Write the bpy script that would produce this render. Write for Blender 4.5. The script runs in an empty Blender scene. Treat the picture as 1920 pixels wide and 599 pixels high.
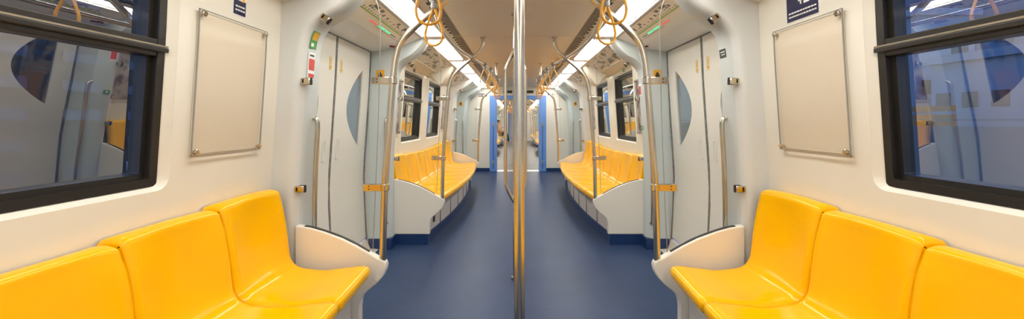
import bpy, bmesh, math, random
from mathutils import Vector, Matrix
random.seed(7)
C = bpy.context.scene.collection
SC = bpy.context.scene

# ------------------------------------------------------------------ camera, world, exposure
cd = bpy.data.cameras.new('camera'); cam = bpy.data.objects.new('camera', cd); C.objects.link(cam)
cam.location = (-0.015, 0, 1.25); cam.rotation_euler = (math.pi/2, 0, 0)
cd.sensor_width = 36; cd.lens = 13.5; cd.shift_x = -10/1920; cd.shift_y = -72.5/1920; cd.clip_start = .02; cd.clip_end = 400
SC.camera = cam
SC.view_settings.view_transform = 'Standard'; SC.view_settings.look = 'None'
SC.view_settings.exposure = 0.65; SC.view_settings.gamma = 1; SC.view_settings.use_curve_mapping = False
LIGHT_E = 10.5
w = bpy.data.worlds.new('world'); SC.world = w; w.use_nodes = True
nt = w.node_tree; nt.nodes.clear()
out = nt.nodes.new('ShaderNodeOutputWorld'); bg = nt.nodes.new('ShaderNodeBackground')
tc = nt.nodes.new('ShaderNodeTexCoord'); sp = nt.nodes.new('ShaderNodeSeparateXYZ'); cr = nt.nodes.new('ShaderNodeValToRGB')
no = nt.nodes.new('ShaderNodeTexNoise'); no.inputs['Scale'].default_value = 5; no.inputs['Detail'].default_value = 5
mx = nt.nodes.new('ShaderNodeMixRGB'); mx.blend_type = 'MULTIPLY'; mx.inputs[0].default_value = .6
c2 = nt.nodes.new('ShaderNodeValToRGB')
c2.color_ramp.elements[0].position = .35; c2.color_ramp.elements[0].color = (.5, .55, .65, 1)
c2.color_ramp.elements[1].position = .65; c2.color_ramp.elements[1].color = (1.3, 1.25, 1.2, 1)
nt.links.new(tc.outputs['Generated'], sp.inputs[0]); nt.links.new(sp.outputs['Z'], cr.inputs[0])
nt.links.new(tc.outputs['Generated'], no.inputs['Vector']); nt.links.new(no.outputs['Fac'], c2.inputs[0])
nt.links.new(cr.outputs[0], mx.inputs[1]); nt.links.new(c2.outputs[0], mx.inputs[2])
cr.color_ramp.elements[0].position = 0; cr.color_ramp.elements[0].color = (.16, .30, .58, 1)
cr.color_ramp.elements[1].position = .6; cr.color_ramp.elements[1].color = (.05, .16, .48, 1)
nt.links.new(mx.outputs[0], bg.inputs[0]); bg.inputs[1].default_value = 2.2
nt.links.new(bg.outputs[0], out.inputs[0])

# ------------------------------------------------------------------ materials
def mat(name, col, rough=.5, metal=0, spec=.5, coat=0, emit=None, es=0, noise=None, bump=None, stretch=None):
    m = bpy.data.materials.new(name); m.use_nodes = True; n = m.node_tree; b = n.nodes['Principled BSDF']
    b.inputs['Base Color'].default_value = (*col, 1); b.inputs['Roughness'].default_value = rough
    b.inputs['Metallic'].default_value = metal; b.inputs['Specular IOR Level'].default_value = spec
    b.inputs['Coat Weight'].default_value = coat; b.inputs['Coat Roughness'].default_value = .06
    if emit: b.inputs['Emission Color'].default_value = (*emit, 1); b.inputs['Emission Strength'].default_value = es
    if noise or bump:
        t = n.nodes.new('ShaderNodeTexCoord'); mp = n.nodes.new('ShaderNodeMapping'); n.links.new(t.outputs['Object'], mp.inputs[0])
        if stretch: mp.inputs['Scale'].default_value = stretch
    if noise:                      # (scale, colour 2, lo, hi)
        k = n.nodes.new('ShaderNodeTexNoise'); k.inputs['Scale'].default_value = noise[0]; k.inputs['Detail'].default_value = 4
        n.links.new(mp.outputs[0], k.inputs['Vector'])
        r = n.nodes.new('ShaderNodeValToRGB'); n.links.new(k.outputs['Fac'], r.inputs[0])
        r.color_ramp.elements[0].position = noise[2]; r.color_ramp.elements[1].position = noise[3]
        r.color_ramp.elements[0].color = (*col, 1); r.color_ramp.elements[1].color = (*noise[1], 1)
        n.links.new(r.outputs[0], b.inputs['Base Color'])
    if bump:                       # (scale, strength)
        k = n.nodes.new('ShaderNodeTexNoise'); k.inputs['Scale'].default_value = bump[0]; k.inputs['Detail'].default_value = 3
        n.links.new(mp.outputs[0], k.inputs['Vector'])
        u = n.nodes.new('ShaderNodeBump'); u.inputs['Strength'].default_value = bump[1]; u.inputs['Distance'].default_value = .01
        n.links.new(k.outputs['Fac'], u.inputs['Height']); n.links.new(u.outputs[0], b.inputs['Normal'])
    return m
def glass(name, tint, ior, rough=.0, gain=1.0, both=False):
    m = bpy.data.materials.new(name); m.use_nodes = True; n = m.node_tree; n.nodes.clear()
    o = n.nodes.new('ShaderNodeOutputMaterial'); t = n.nodes.new('ShaderNodeBsdfTransparent'); g = n.nodes.new('ShaderNodeBsdfGlossy')
    x = n.nodes.new('ShaderNodeMixShader'); f = n.nodes.new('ShaderNodeFresnel'); f.inputs['IOR'].default_value = ior
    q = n.nodes.new('ShaderNodeMath'); q.operation = 'MULTIPLY'; q.use_clamp = True; q.inputs[1].default_value = gain
    t.inputs[0].default_value = (*tint, 1); g.inputs['Roughness'].default_value = rough
    ge = n.nodes.new('ShaderNodeNewGeometry'); iv = n.nodes.new('ShaderNodeMath'); iv.operation = 'SUBTRACT'; iv.inputs[0].default_value = 1
    q2 = n.nodes.new('ShaderNodeMath'); q2.operation = 'MULTIPLY'; n.links.new(ge.outputs['Backfacing'], iv.inputs[1])
    n.links.new(f.outputs[0], q.inputs[0]); n.links.new(q.outputs[0], q2.inputs[0])
    if both:                       # single sheets: the same reflection from either side
        k = n.nodes.new('ShaderNodeMixRGB'); k.inputs[1].default_value = (ior, ior, ior, 1); k.inputs[2].default_value = (1/ior, 1/ior, 1/ior, 1)
        n.links.new(ge.outputs['Backfacing'], k.inputs[0]); n.links.new(k.outputs[0], f.inputs['IOR']); n.links.new(q.outputs[0], x.inputs[0])
    else: n.links.new(iv.outputs[0], q2.inputs[1]); n.links.new(q2.outputs[0], x.inputs[0])
    n.links.new(t.outputs[0], x.inputs[1]); n.links.new(g.outputs[0], x.inputs[2])
    n.links.new(x.outputs[0], o.inputs[0]); return m
M = dict(
 liner=mat('cream liner', (.80, .785, .71), .42, coat=.15, noise=(1.5, (.77, .75, .67), .3, .7)),
 pillar=mat('grey pillar', (.62, .65, .66), .4, coat=.15),
 bluepanel=mat('pale blue panel', (.59, .65, .65), .4, coat=.1),
 door=mat('door leaf', (.84, .805, .745), .4, coat=.1),
 panel=mat('screen panel', (.78, .75, .68), .38, coat=.2),
 seat=mat('yellow plastic', (.94, .495, .0002), .17, spec=.20, coat=.10, noise=(3, (.92, .48, .0002), .35, .65)),
 floor=mat('blue floor', (.032, .060, .140), .38, spec=.22, noise=(2.5, (.025, .049, .118), .3, .7), bump=(140, .10)),
 floor2=mat('grey floor', (.13, .13, .135), .4, noise=(3, (.10, .10, .105), .3, .7)),
 skirt=mat('navy skirting', (.008, .035, .13), .35),
 ceil=mat('ceiling', (.80, .715, .57), .5, noise=(1, (.75, .67, .53), .3, .7)),
 cove=mat('cove', (.86, .83, .76), .35, coat=.2),
 steel=mat('brushed steel', (.60, .555, .475), .24, metal=1, bump=(60, .02), stretch=(1, 1, .05)),
 chrome=mat('clamp steel', (.60, .54, .46), .16, metal=1),
 strap=mat('strap yellow', (.82, .43, .05), .4, noise=(30, (.70, .34, .03), .4, .6)),
 greyp=mat('grey plastic', (.30, .30, .29), .35),
 black=mat('black frame', (.016, .014, .012), .32, coat=.1),
 rubber=mat('rubber', (.15, .15, .15), .5, noise=(40, (.27, .27, .26), .4, .7)),
 slot=mat('slot', (.01, .01, .01), .6),
 vent=mat('vent metal', (.72, .66, .56), .45),
 ventd=mat('vent dark', (.04, .035, .03), .6),
 diff=mat('light diffuser', (.9, .9, .88), .5, emit=(1.0, .962, .885), es=LIGHT_E),
 navy=mat('sign navy', (.010, .014, .07), .35), white=mat('white print', (.85, .85, .85), .5),
 grey=mat('print grey', (.22, .21, .19), .6), dark=mat('print dark', (.04, .04, .045), .5), green=mat('map green', (.28, .50, .06), .5), lgrn=mat('sticker green', (.08, .33, .09), .5),
 red=mat('sticker red', (.62, .06, .05), .5), yel=mat('sticker yellow', (.85, .42, .02), .5), cream=mat('sticker cream', (.80, .62, .34), .5),
 ledg=mat('green led', (.02, .6, .3), .4, emit=(.05, .95, .45), es=.55), ledr=mat('red led', (.7, .06, .04), .4, emit=(1, .10, .06), es=.35),
 sheet=mat('poster sheet', (.74, .69, .60), .5, coat=0),
 blue=mat('gangway blue', (.14, .32, .78), .3, coat=.2), blue2=mat('gangway blue dark', (.03, .08, .25), .4), sill=mat('sill', (.75, .78, .82), .3, metal=.6),
 art=mat('poster art', (.55, .5, .5), .3, noise=(9, (.14, .10, .12), .45, .6)),
 art2=mat('advert print', (.66, .64, .6), .35, noise=(22, (.12, .12, .12), .52, .6), stretch=(1, .35, 1)),
 skin=mat('skin', (.55, .30, .2), .6), shirt=mat('shirt', (.62, .35, .25), .8), trousers=mat('trousers', (.02, .02, .025), .8), hair=mat('hair', (.01, .008, .006), .5),
 concrete=mat('concrete dusk', (.50, .53, .58), .8, noise=(.3, (.40, .43, .48), .3, .7)), tower=mat('tower', (.22, .25, .32), .7), bwin=mat('building glass', (.04, .06, .09), .15),
 leftb=mat('dark block', (.035, .038, .036), .8), dred=mat('dark red', (.16, .012, .01), .4), roofb=mat('roof edge', (.10, .10, .12), .8), orange=mat('orange hoarding', (.75, .25, .08), .6),
 bwlit=mat('lit building window', (.5, .6, .8), .4, emit=(.25, .45, 1.0), es=.35), ground=mat('street', (.06, .06, .065), .9), wall2=mat('low wall', (.32, .31, .29), .9),
 gscreen=glass('screen glass', (.97, .985, .98), 1.35), gwin=glass('window glass', (.62, .66, .68), 1.52, .0, 7.5, True), gdoor=glass('door glass', (.20, .16, .12), 1.6, .05, 3.4, True), acry=glass('acrylic', (.98, .97, .95), 1.28, .12),
)
def speckle(m):
    n = m.node_tree; b = n.nodes['Principled BSDF']; l = b.inputs['Base Color'].links[0].from_socket
    t = n.nodes.new('ShaderNodeTexCoord'); v = n.nodes.new('ShaderNodeTexVoronoi'); v.inputs['Scale'].default_value = 55
    r = n.nodes.new('ShaderNodeValToRGB'); x = n.nodes.new('ShaderNodeMixRGB'); x.inputs[2].default_value = (.16, .20, .29, 1)
    r.color_ramp.elements[0].position = .06; r.color_ramp.elements[0].color = (1, 1, 1, 1); r.color_ramp.elements[1].position = .13; r.color_ramp.elements[1].color = (0, 0, 0, 1)
    n.links.new(t.outputs['Object'], v.inputs['Vector']); n.links.new(v.outputs['Distance'], r.inputs[0]); n.links.new(r.outputs[0], x.inputs[0]); n.links.new(l, x.inputs[1]); n.links.new(x.outputs[0], b.inputs['Base Color'])
speckle(M['floor'])
M['diff'].cycles.emission_sampling = 'FRONT_BACK'

# ------------------------------------------------------------------ helpers
ORG = {}
def tag(o, label=None, cat=None, group=None, kind=None):
    if label: o['label'] = label
    if cat: o['category'] = cat
    if group: o['group'] = group
    if kind: o['kind'] = kind
    return o
def thing(name, loc, label, cat, group=None):
    o = bpy.data.objects.new(name, None); C.objects.link(o); o.location = loc; o.empty_display_size = .05
    ORG[o.name] = Vector(loc); return tag(o, label, cat, group)
def catmull(p, n=6):
    p = [Vector(a) for a in p]; r = []
    for i in range(len(p)-1):
        a = p[max(i-1, 0)]; b = p[i]; c = p[i+1]; d = p[min(i+2, len(p)-1)]
        for k in range(n):
            t = k/n
            r.append(.5*((2*b) + (c-a)*t + (2*a-5*b+4*c-d)*t*t + (3*b-a-3*c+d)*t**3))
    r.append(p[-1]); return r
ID = lambda a, b, c: (a, b, c)
class MB:
    def __init__(s, f=ID): s.v = []; s.f = []; s.map = f
    def add(s, vs, fs, raw=False):
        k = len(s.v); s.v += [tuple(v) if raw else tuple(s.map(*v)) for v in vs]; s.f += [tuple(i+k for i in f) for f in fs]; return s
    def box(s, x0, x1, y0, y1, z0, z1, nz=1):
        for i in range(nz):
            a = z0+(z1-z0)*i/nz; b = z0+(z1-z0)*(i+1)/nz
            vs = [(x, y, z) for z in (a, b) for y in (y0, y1) for x in (x0, x1)]
            fs = [(0, 1, 5, 4), (1, 3, 7, 5), (3, 2, 6, 7), (2, 0, 4, 6)]
            if i == 0: fs.append((0, 2, 3, 1))
            if i == nz-1: fs.append((4, 5, 7, 6))
            s.add(vs, fs)
        return s
    def prism(s, poly, y0, y1):        # poly in (x, z)
        n = len(poly); vs = [(a, y0, b) for a, b in poly]+[(a, y1, b) for a, b in poly]
        return s.add(vs, [tuple(range(n)), tuple(range(2*n-1, n-1, -1))]+[(i, (i+1) % n, (i+1) % n+n, i+n) for i in range(n)])
    def grid(s, rows, closed=False):
        n = len(rows[0]); vs = [p for r in rows for p in r]; fs = []
        for i in range(len(rows)-1):
            for j in range(n-(0 if closed else 1)):
                k = (j+1) % n; fs.append((i*n+j, i*n+k, (i+1)*n+k, (i+1)*n+j))
        return s.add(vs, fs)
    def tube(s, pts, r, n=12, flat=1.0, closed=False):
        pts = [Vector(s.map(*p)) for p in pts]; N = len(pts); rows = []; up = None
        for i, p in enumerate(pts):
            if closed: t = (pts[(i+1) % N]-pts[i-1]).normalized()
            else: t = (pts[min(i+1, N-1)]-pts[max(i-1, 0)]).normalized()
            if up is None: up = Vector((0, 1, 0)) if abs(t.y) < .8 else Vector((1, 0, 0))
            u = (up-t*up.dot(t)).normalized(); w_ = t.cross(u); up = u
            rr = r[i] if isinstance(r, (list, tuple)) else r
            rows.append([p+u*rr*flat*math.cos(a)+w_*rr*math.sin(a) for a in [2*math.pi*k/n for k in range(n)]])
        fs = []; L = N if closed else N-1
        for i in range(L):
            for j in range(n):
                a = i*n+j; b = i*n+(j+1) % n; c = ((i+1) % N)*n+(j+1) % n; d = ((i+1) % N)*n+j; fs.append((a, b, c, d))
        if not closed: fs += [tuple(range(n)), tuple(range(N*n-1, (N-1)*n-1, -1))]
        return s.add([v for r_ in rows for v in r_], fs, raw=True)
    def build(s, name, m, parent=None, bev=0, smooth=True, ang=35, doubles=True):
        o_w = ORG[parent.name] if parent else None
        if o_w is None:
            xs = [v[0] for v in s.v]; ys = [v[1] for v in s.v]; zs = [v[2] for v in s.v]
            o_w = Vector(((min(xs)+max(xs))/2, (min(ys)+max(ys))/2, min(zs)))
        me = bpy.data.meshes.new(name); me.from_pydata([tuple(Vector(v)-o_w) for v in s.v], [], s.f)
        bm = bmesh.new(); bm.from_mesh(me)
        if doubles: bmesh.ops.remove_doubles(bm, verts=bm.verts, dist=1e-5)
        bmesh.ops.recalc_face_normals(bm, faces=bm.faces); bm.to_mesh(me); bm.free()
        if smooth: me.shade_smooth(); me.set_sharp_from_angle(angle=math.radians(ang))
        me.materials.append(M[m] if isinstance(m, str) else m)
        o = bpy.data.objects.new(name, me); C.objects.link(o)
        if parent: o.parent = parent
        else: o.location = o_w
        ORG[o.name] = o_w
        if bev:
            b = o.modifiers.new('bevel', 'BEVEL'); b.width = bev; b.segments = 3; b.limit_method = 'ANGLE'; b.harden_normals = False
        return o
def struct(o): o['kind'] = 'structure'; return o
def deep(o, off=(0, 0, 0), rz=None, parent=None):
    c = o.copy(); C.objects.link(c)
    if parent: c.parent = parent
    else:
        c.location = Vector(o.location)+Vector(off)
        if rz is not None: c.rotation_euler.z = rz
    ORG[c.name] = Vector(c.location)
    for ch in list(o.children): deep(ch, parent=c)
    return c
def interp(t, x):
    for (a, b), (c, d) in zip(t, t[1:]):
        if x <= c: return b+(d-b)*(x-a)/(c-a) if c > a else d
    return t[-1][1]
DPROF = [(-.2, 1.46), (0, 1.475), (.36, 1.498), (.73, 1.51), (.89, 1.50), (1.56, 1.455), (1.92, 1.439), (2.2, 1.43)]
D = lambda h: interp(DPROF, h)                     # door skin half width at a height
W = lambda h: D(h)-.098                           # liner half width at a height
def mw(s, prof=W): return lambda d, y, h: (s*(prof(h)+d), y, h)      # d grows outwards
def mm(s): return lambda x, y, z: (s*x, y, z)
SIDE = {-1: 'left', 1: 'right'}

# ------------------------------------------------------------------ layout (metres from the camera)
L = 3.49; B1 = (2.16-L, 2.16); B2 = (3.90, 3.90+L)
DOORS = [(2.34, 3.73), (7.57, 8.97)]
END = 9.50; CEIL = 2.10
OFF2 = 9.35                                        # next carriage repeats this one
BEN = [B1, B2]
NB = [(B2[0]+OFF2, B2[1]+OFF2), (B2[0]+OFF2+5.23, B2[1]+OFF2+5.23)]
ND = [(DOORS[0][0]+OFF2, DOORS[0][1]+OFF2), (DOORS[1][0]+OFF2, DOORS[1][1]+OFF2), (DOORS[1][0]+OFF2+5.23, DOORS[1][1]+OFF2+5.23)]
NEND = ND[2][1]+.55
def front(y, b):                                   # seat front edge half width, bowed in plan
    c = (b[0]+b[1])/2; t = (y-c)/(L/2); return .812-(.055 if b is B1 else .125)*max(0, 1-t*t)

# ------------------------------------------------------------------ structure
H0, H1 = .981, 1.895                                # window hole heights
def rrect(y0, y1, h0, h1, r, n=6):
    p = []
    for cy, ch, a0 in ((y1-r, h1-r, 0), (y0+r, h1-r, 90), (y0+r, h0+r, 180), (y1-r, h0+r, 270)):
        for k in range(n+1):
            a = math.radians(a0+90*k/n); p.append((cy+r*math.cos(a), ch+r*math.sin(a)))
    q = []
    for a, b in zip(p, p[1:]+p[:1]):
        m_ = 10 if math.dist(a, b) > .3 else 1
        q += [(a[0]+(b[0]-a[0])*k/m_, a[1]+(b[1]-a[1])*k/m_) for k in range(m_)]
    return q
def ring(mb, inner, rect, d0, d1=None, steps=1):
    y0, y1, h0, h1 = rect; cy = sum(p[0] for p in inner)/len(inner); ch = sum(p[1] for p in inner)/len(inner); outp = []
    for y, h in inner:
        dy, dh = y-cy, h-ch
        t = min([((y1-cy)/dy if dy > 0 else (y0-cy)/dy) if abs(dy) > 1e-9 else 1e9, ((h1-ch)/dh if dh > 0 else (h0-ch)/dh) if abs(dh) > 1e-9 else 1e9])
        outp.append([cy+dy*t, ch+dh*t])
    for c in ((y0, h0), (y0, h1), (y1, h0), (y1, h1))+(((y0, 1.56), (y1, 1.56)) if h0 < 1.5 < h1 else ()):
        i = min(range(len(outp)), key=lambda k: (outp[k][0]-c[0])**2+(outp[k][1]-c[1])**2); outp[i] = list(c)
    rows = [[(d0, i[0]+(o[0]-i[0])*k/steps, i[1]+(o[1]-i[1])*k/steps) for i, o in zip(inner, outp)] for k in range(steps+1)]
    mb.grid(rows, closed=True)
def windows_of(b): return [(b[0]+.64, b[0]+1.59), (b[1]-1.59, b[1]-.64)]
wn = 0
HS = [0, .2, .36, .55, .73, .9]
def side_wall(s, name, segs):
    mb = MB(mw(s))
    for y0, y1, wins in segs:
        def strip(a, b, hs):
            mb.grid([[(0, a, h), (0, b, h)] for h in hs])
        y = y0
        for a, b in wins:
            strip(y, a-.04, HS+[H0-.04, 1.2, 1.56, H1+.03, 1.93]); 
            strip(a-.04, b+.04, HS+[H0-.04]); strip(a-.04, b+.04, [H1+.03, 1.93])
            rr = rrect(a, b, H0, H1, .05)
            ring(mb, rr, (a-.04, b+.04, H0-.04, H1+.03), 0)
            r2 = rrect(a+.032, b-.032, H0+.017, H1-.03, .035); mb.grid([[(0, p, q) for p, q in rr], [(.004, p+(.003 if p < (a+b)/2 else -.003), q+(.003 if q < 1.4 else -.003)) for p, q in rr], [(.022, p, q) for p, q in r2], [(.085, p, q) for p, q in r2]], closed=True)
            y = b+.04
        strip(y, y1, HS+[H0-.04, 1.2, 1.56, H1+.03, 1.93])
    o = struct(mb.build(name, 'liner', ang=30, doubles=False)); return o
def window(s, a, b, ctx):
    global wn; wn += 1
    t = thing('window_%d' % wn, (s*W(H0), (a+b)/2, H0), 'dark framed window with narrow upper pane '+ctx, 'window'); struct(t)
    f = mw(s)
    mb = MB(f)
    HB = .981-.016
    def rg(o0, o1, da, db, H0=HB):   # ring frame between two rounded rects
        o0 += .034; o1 += .034
        A = rrect(a+o0, b-o0, H0+o0, H1-o0, max(.05-o0, .008)); B = rrect(a+o1, b-o1, H0+o1, H1-o1, max(.05-o1, .008))
        mb.grid([[(db, p, q) for p, q in A], [(da, p, q) for p, q in A], [(da, p, q) for p, q in B], [(db, p, q) for p, q in B]], closed=True)
    rg(.000, .030, .018, .085); rg(.030, .050, .040, .085)
    mb.build('window_frame', 'black', t)
    mb = MB(f); mb.box(.020, .085, a+.06, b-.06, 1.495, 1.56); mb.box(.002, .03, a+.034, b-.034, 1.512, 1.530)
    mb.build('window_rail', 'black', t, bev=.003)
    MB(f).box(.004, .019, a+.036, b-.036, 1.531, 1.537).build('rail_trim', 'chrome', t)
    MB(f).add([(.07, a+.06, HB+.06), (.07, b-.06, HB+.06), (.07, b-.06, 1.51), (.07, a+.06, 1.51)], [(0, 1, 2, 3)]).build('lower_pane', 'gwin', t, smooth=False)
    MB(f).add([(.07, a+.06, 1.54), (.07, b-.06, 1.54), (.07, b-.06, H1-.05), (.07, a+.06, H1-.05)], [(0, 1, 2, 3)]).build('upper_pane', 'gwin', t, smooth=False)
YB = -3.0
for s in (-1, 1):
    segs = [(YB, B1[1]+.02, windows_of(B1)), (B2[0]-.02, B2[1]+.02, windows_of(B2))]
    segs += [(b[0]-.02, b[1]+.02, windows_of(b)) for b in NB]
    side_wall(s, 'wall_'+SIDE[s], segs)
    window(s, *windows_of(B1)[1], 'above the near %s yellow seats' % SIDE[s])
    window(s, *windows_of(B1)[0], 'above the near %s seats behind the viewer' % SIDE[s])
    window(s, *windows_of(B2)[0], 'nearer of the two over the far %s bench' % SIDE[s])
    window(s, *windows_of(B2)[1], 'farther of the two over the far %s bench' % SIDE[s])
    for b in NB:
        for k in (0, 1): window(s, *windows_of(b)[k], 'in the next carriage beyond the gangway')
# floor, ceiling
mb = MB(); mb.box(-1.56, 1.56, YB, END+.02, -.06, 0); struct(mb.build('floor', 'floor', smooth=False))
mb = MB(); mb.box(-1.56, 1.56, END+1.35, NEND+.2, -.06, 0); mb.box(-.62, .62, END+.02, END+1.35, -.06, -.002); struct(mb.build('floor', 'floor2', smooth=False))
mb = MB()
for a, b in ((YB, END+.02), (END+1.3, NEND+.1)): mb.box(-.57, .57, a, b, CEIL, CEIL+.03)
mb.box(-1.6, 1.6, YB, NEND, 2.3, 2.33); mb.box(-.6, .6, END+.02, END+1.3, 2.02, 2.06)
struct(mb.build('ceiling', 'ceil', smooth=False))
mb = MB()
for y in (.2, 2.02, 3.84, 5.66, 7.48, 9.3): mb.box(-.569, .569, y-.004, y+.004, CEIL-.0015, CEIL+.002)
struct(mb.build('trim_1', 'vent', smooth=False))
tn = 1
# coves (the sloped lining between the walls and the light strips)
A_, B_ = (1.19, 1.96), (.95, 2.06)
for s in (-1, 1):
    mb = MB(mm(s))
    def cove(y0, y1, x0):
        pr = [(x0, 1.918), (A_[0]+.012, A_[1]-.002), (A_[0], A_[1]+.004), B_, (.945, 2.052), (.925, 2.052), (.925, 2.10), (.925, 2.25)]
        mb.grid([[(a, y0, b) for a, b in pr], [(a, y1, b) for a, b in pr]])
    cove(YB, B1[1]+.02, 1.345); cove(B1[1]+.02, B2[0]-.02, 1.46); cove(B2[0]-.02, B2[1]+.02, 1.345); cove(B2[1]+.02, END, 1.46)
    cove(END+1.35, NEND, 1.44)
    mb.grid([[(.57, YB, 2.10), (.57, YB, 2.25)], [(.57, NEND, 2.10), (.57, NEND, 2.25)]])
    tn += 1; struct(mb.build('trim_%d' % tn, 'cove', ang=20))
# portal pillars: grey arches at both ends of every bench
CONT = [(1.25, 0), (1.255, .5), (1.25, .9), (1.232, 1.2), (1.215, 1.5), (1.203, 1.66), (1.18, 1.755), (1.12, 1.825), (1.04, 1.872), (.965, 1.945), (.915, 2.015), (.895, 2.085)]
CC = catmull([(a, b, 0) for a, b in CONT], 4)
def portal(s, y0, y1, rounded, name_mat, label=None):
    # rounded = -1: big round on the y0 edge, +1: on the y1 edge
    R = .07; sec = []
    arc = [(R-R*math.sin(math.radians(a)), R-R*math.cos(math.radians(a))) for a in range(0, 91, 15)]   # (d, y) offset
    a1 = [(d, y) for d, y in reversed(arc)]
    if rounded < 0: sec = [(.24, 0)]+[(R - (R-d), y) for d, y in [(R*(1-math.sin(math.radians(a))), R*(1-math.cos(math.radians(a)))) for a in range(0, 91, 15)]]+[(0, y1-y0-.02), (.02, y1-y0), (.24, y1-y0)]
    else: sec = [(.24, 0), (.05, 0), (0, .06)]+[(R*(1-math.cos(math.radians(a))), y1-y0-R*(1-math.sin(math.radians(a)))) for a in range(0, 91, 15)]+[(.24, y1-y0)]
    rows = []
    for i, p in enumerate(CC):
        t = (CC[min(i+1, len(CC)-1)]-CC[max(i-1, 0)]).normalized(); nrm = Vector((t.y, -t.x))      # outwards
        k = 1 if p.y < 1.5 else max(.45, 1-(p.y-1.5)*1.4)
        u = max(0, (p.y-1.5)/.585); O = (1.46, p.y) if u == 0 else ((1.46, 1.5+1.5*u) if u < .5 else (1.46-(u-.5)*1.1, 2.25))
        rows.append([(O[0], y0+y, O[1]) if d > .2 else (p.x+nrm.x*d*k, y0+y, p.y+nrm.y*d*k if p.y < 2.0 else p.y+nrm.y*d*.3) for d, y in sec])
    global tn; tn += 1
    return struct(MB(mm(s)).grid(rows).build('trim_%d' % tn, name_mat, ang=40))
for s in (-1, 1):
    portal(s, B1[1], DOORS[0][0], -1, 'pillar'); portal(s, DOORS[0][1], B2[0]+.02, 1, 'bluepanel')
    portal(s, B2[1], DOORS[1][0], -1, 'pillar'); portal(s, DOORS[1][1], END+.01, 1, 'bluepanel')
    for (a, b) in ((OFF2+1.5, ND[0][0]), (ND[0][1], NB[0][0]+.02), (NB[0][1], ND[1][0]), (ND[1][1], NB[1][0]+.02), (NB[1][1], ND[2][0]), (ND[2][1], NEND)):
        portal(s, a, b, -1, 'pillar')
    # filler behind the pillars so the shell is closed, navy skirting at the pillar feet
    mb = MB(mm(s))
    for a, b in ((B1[1]+.02, DOORS[0][0]-.005), (DOORS[0][1]+.005, B2[0]-.02), (B2[1]+.02, DOORS[1][0]-.005), (DOORS[1][1]+.005, END), (OFF2+1.5, ND[0][0]), (ND[0][1], NB[0][0]), (NB[0][1], ND[1][0]), (ND[1][1], NB[1][0]), (NB[1][1], ND[2][0]), (ND[2][1], NEND)):
        mb.box(1.44, 1.56, a, b, 0, 2.3)
    mb.box(1.56, 1.60, YB, NEND, 1.93, 2.33)
    tn += 1; struct(mb.build('trim_%d' % tn, 'pillar', smooth=False))
    mb = MB(mm(s))
    mb.prism([(1.235, 0), (1.46, 0), (1.46, .105), (1.235, .105)], DOORS[0][1]-.006, B2[0]+.005)
    mb.prism([(1.235, 0), (1.46, 0), (1.46, .105), (1.235, .105)], B1[1]+.03, DOORS[0][0]+.004)
    mb.prism([(1.235, 0), (1.46, 0), (1.46, .105), (1.235, .105)], DOORS[1][1]-.006, END-.002)
    mb.box(.70, 1.236, END-.012, END-.002, 0, .085)
    struct(mb.build('baseboard_'+SIDE[s], 'skirt', smooth=False))
# doors
dn = 0
def door(s, y0, y1, ctx, near=True):
    global dn; dn += 1; c = (y0+y1)/2
    t = thing('door_%d' % dn, (s*1.48, c, 0), 'cream double sliding door with half-lens windows '+ctx, 'door'); struct(t)
    f = mw(s, D)
    for k in (-1, 1):
        a, b = (y0, c-.008) if k < 0 else (c+.008, y1)
        ch = c+k*.53; bul = c+k*.232
        lens = [(ch-(ch-bul)*math.sin(math.pi*i/24)**.9, 1.01+.71*i/24) for i in range(25)]
        lens += [(ch, 1.72-.71*i/12) for i in range(1, 12)]
        mb = MB(f); cyl = (min(a, b), max(a, b))
        ring(mb, lens, (cyl[0], cyl[1], .12, 1.925), 0, steps=8)
        mb.grid([[(0, p, q) for p, q in lens], [(.03, p, q) for p, q in lens]], closed=True)
        o = mb.build('door_leaf', 'door', t, ang=25)
        cyy = sum(p[0] for p in lens)/len(lens); chh = sum(p[1] for p in lens)/len(lens)
        MB(f).add([(.012, cyy, chh)]+[(.012, p, q) for p, q in lens], [(0, i+1, (i+1) % len(lens)+1) for i in range(len(lens))]).build('door_window', 'gdoor', o, smooth=False)
        hy = c+k*.11                                # recessed cup handle
        mb = MB(f)
        pr = rrect(hy-.022, hy+.022, .935, 1.105, .008, 3); pi = rrect(hy-.014, hy+.014, .955, 1.095, .006, 3)
        mb.grid([[(0, p, q) for p, q in pr], [(-.005, p, q) for p, q in pr], [(-.005, p, q) for p, q in pi], [(.014, p, q) for p, q in pi]], closed=True)
        mb.add([(.012, p, q) for p, q in pi], [tuple(range(len(pi)))])
        mb.build('cup_handle', 'door', o)
        mb = MB(f); mb.box(-.002, .0, hy-.018-.02*k, hy+.022-.02*k, 1.64, 1.745)
        st = mb.build('sticker', 'cream', o, smooth=False)
        mb = MB(f); mb.box(-.003, -.002, hy-.012-.02*k, hy+.016-.02*k, 1.655, 1.672); mb.box(-.003, -.002, hy-.002-.02*k, hy+.004-.02*k, 1.685, 1.73); mb.build('sticker_print', 'yel', st, smooth=False)
    mb = MB(f); mb.box(-.006, .03, c-.011, c+.011, .10, 1.925, 12); mb.build('centre_gasket', 'rubber', t)
    for yy in (y0, y1):
        MB(f).box(-.008, .03, yy-.014, yy+.014, .08, 1.93, 12).build('edge_gasket', 'rubber', t)
    MB(f).box(-.01, .03, y0, y1, 1.915, 1.935).build('header_gasket', 'rubber', t)
    mb = MB(); mb.prism([(s*1.36, .0), (s*1.36, .006), (s*1.44, .012), (s*1.475, .10), (s*1.53, .12), (s*1.53, 0)], y0+.01, y1-.01); mb.build('door_sill', 'vent', t)
for s in (-1, 1):
    door(s, *DOORS[0], 'nearest on the %s side' % SIDE[s]); door(s, *DOORS[1], 'on the %s side just before the gangway' % SIDE[s])
    for a, b in ND: door(s, a, b, 'in the next carriage')
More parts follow.
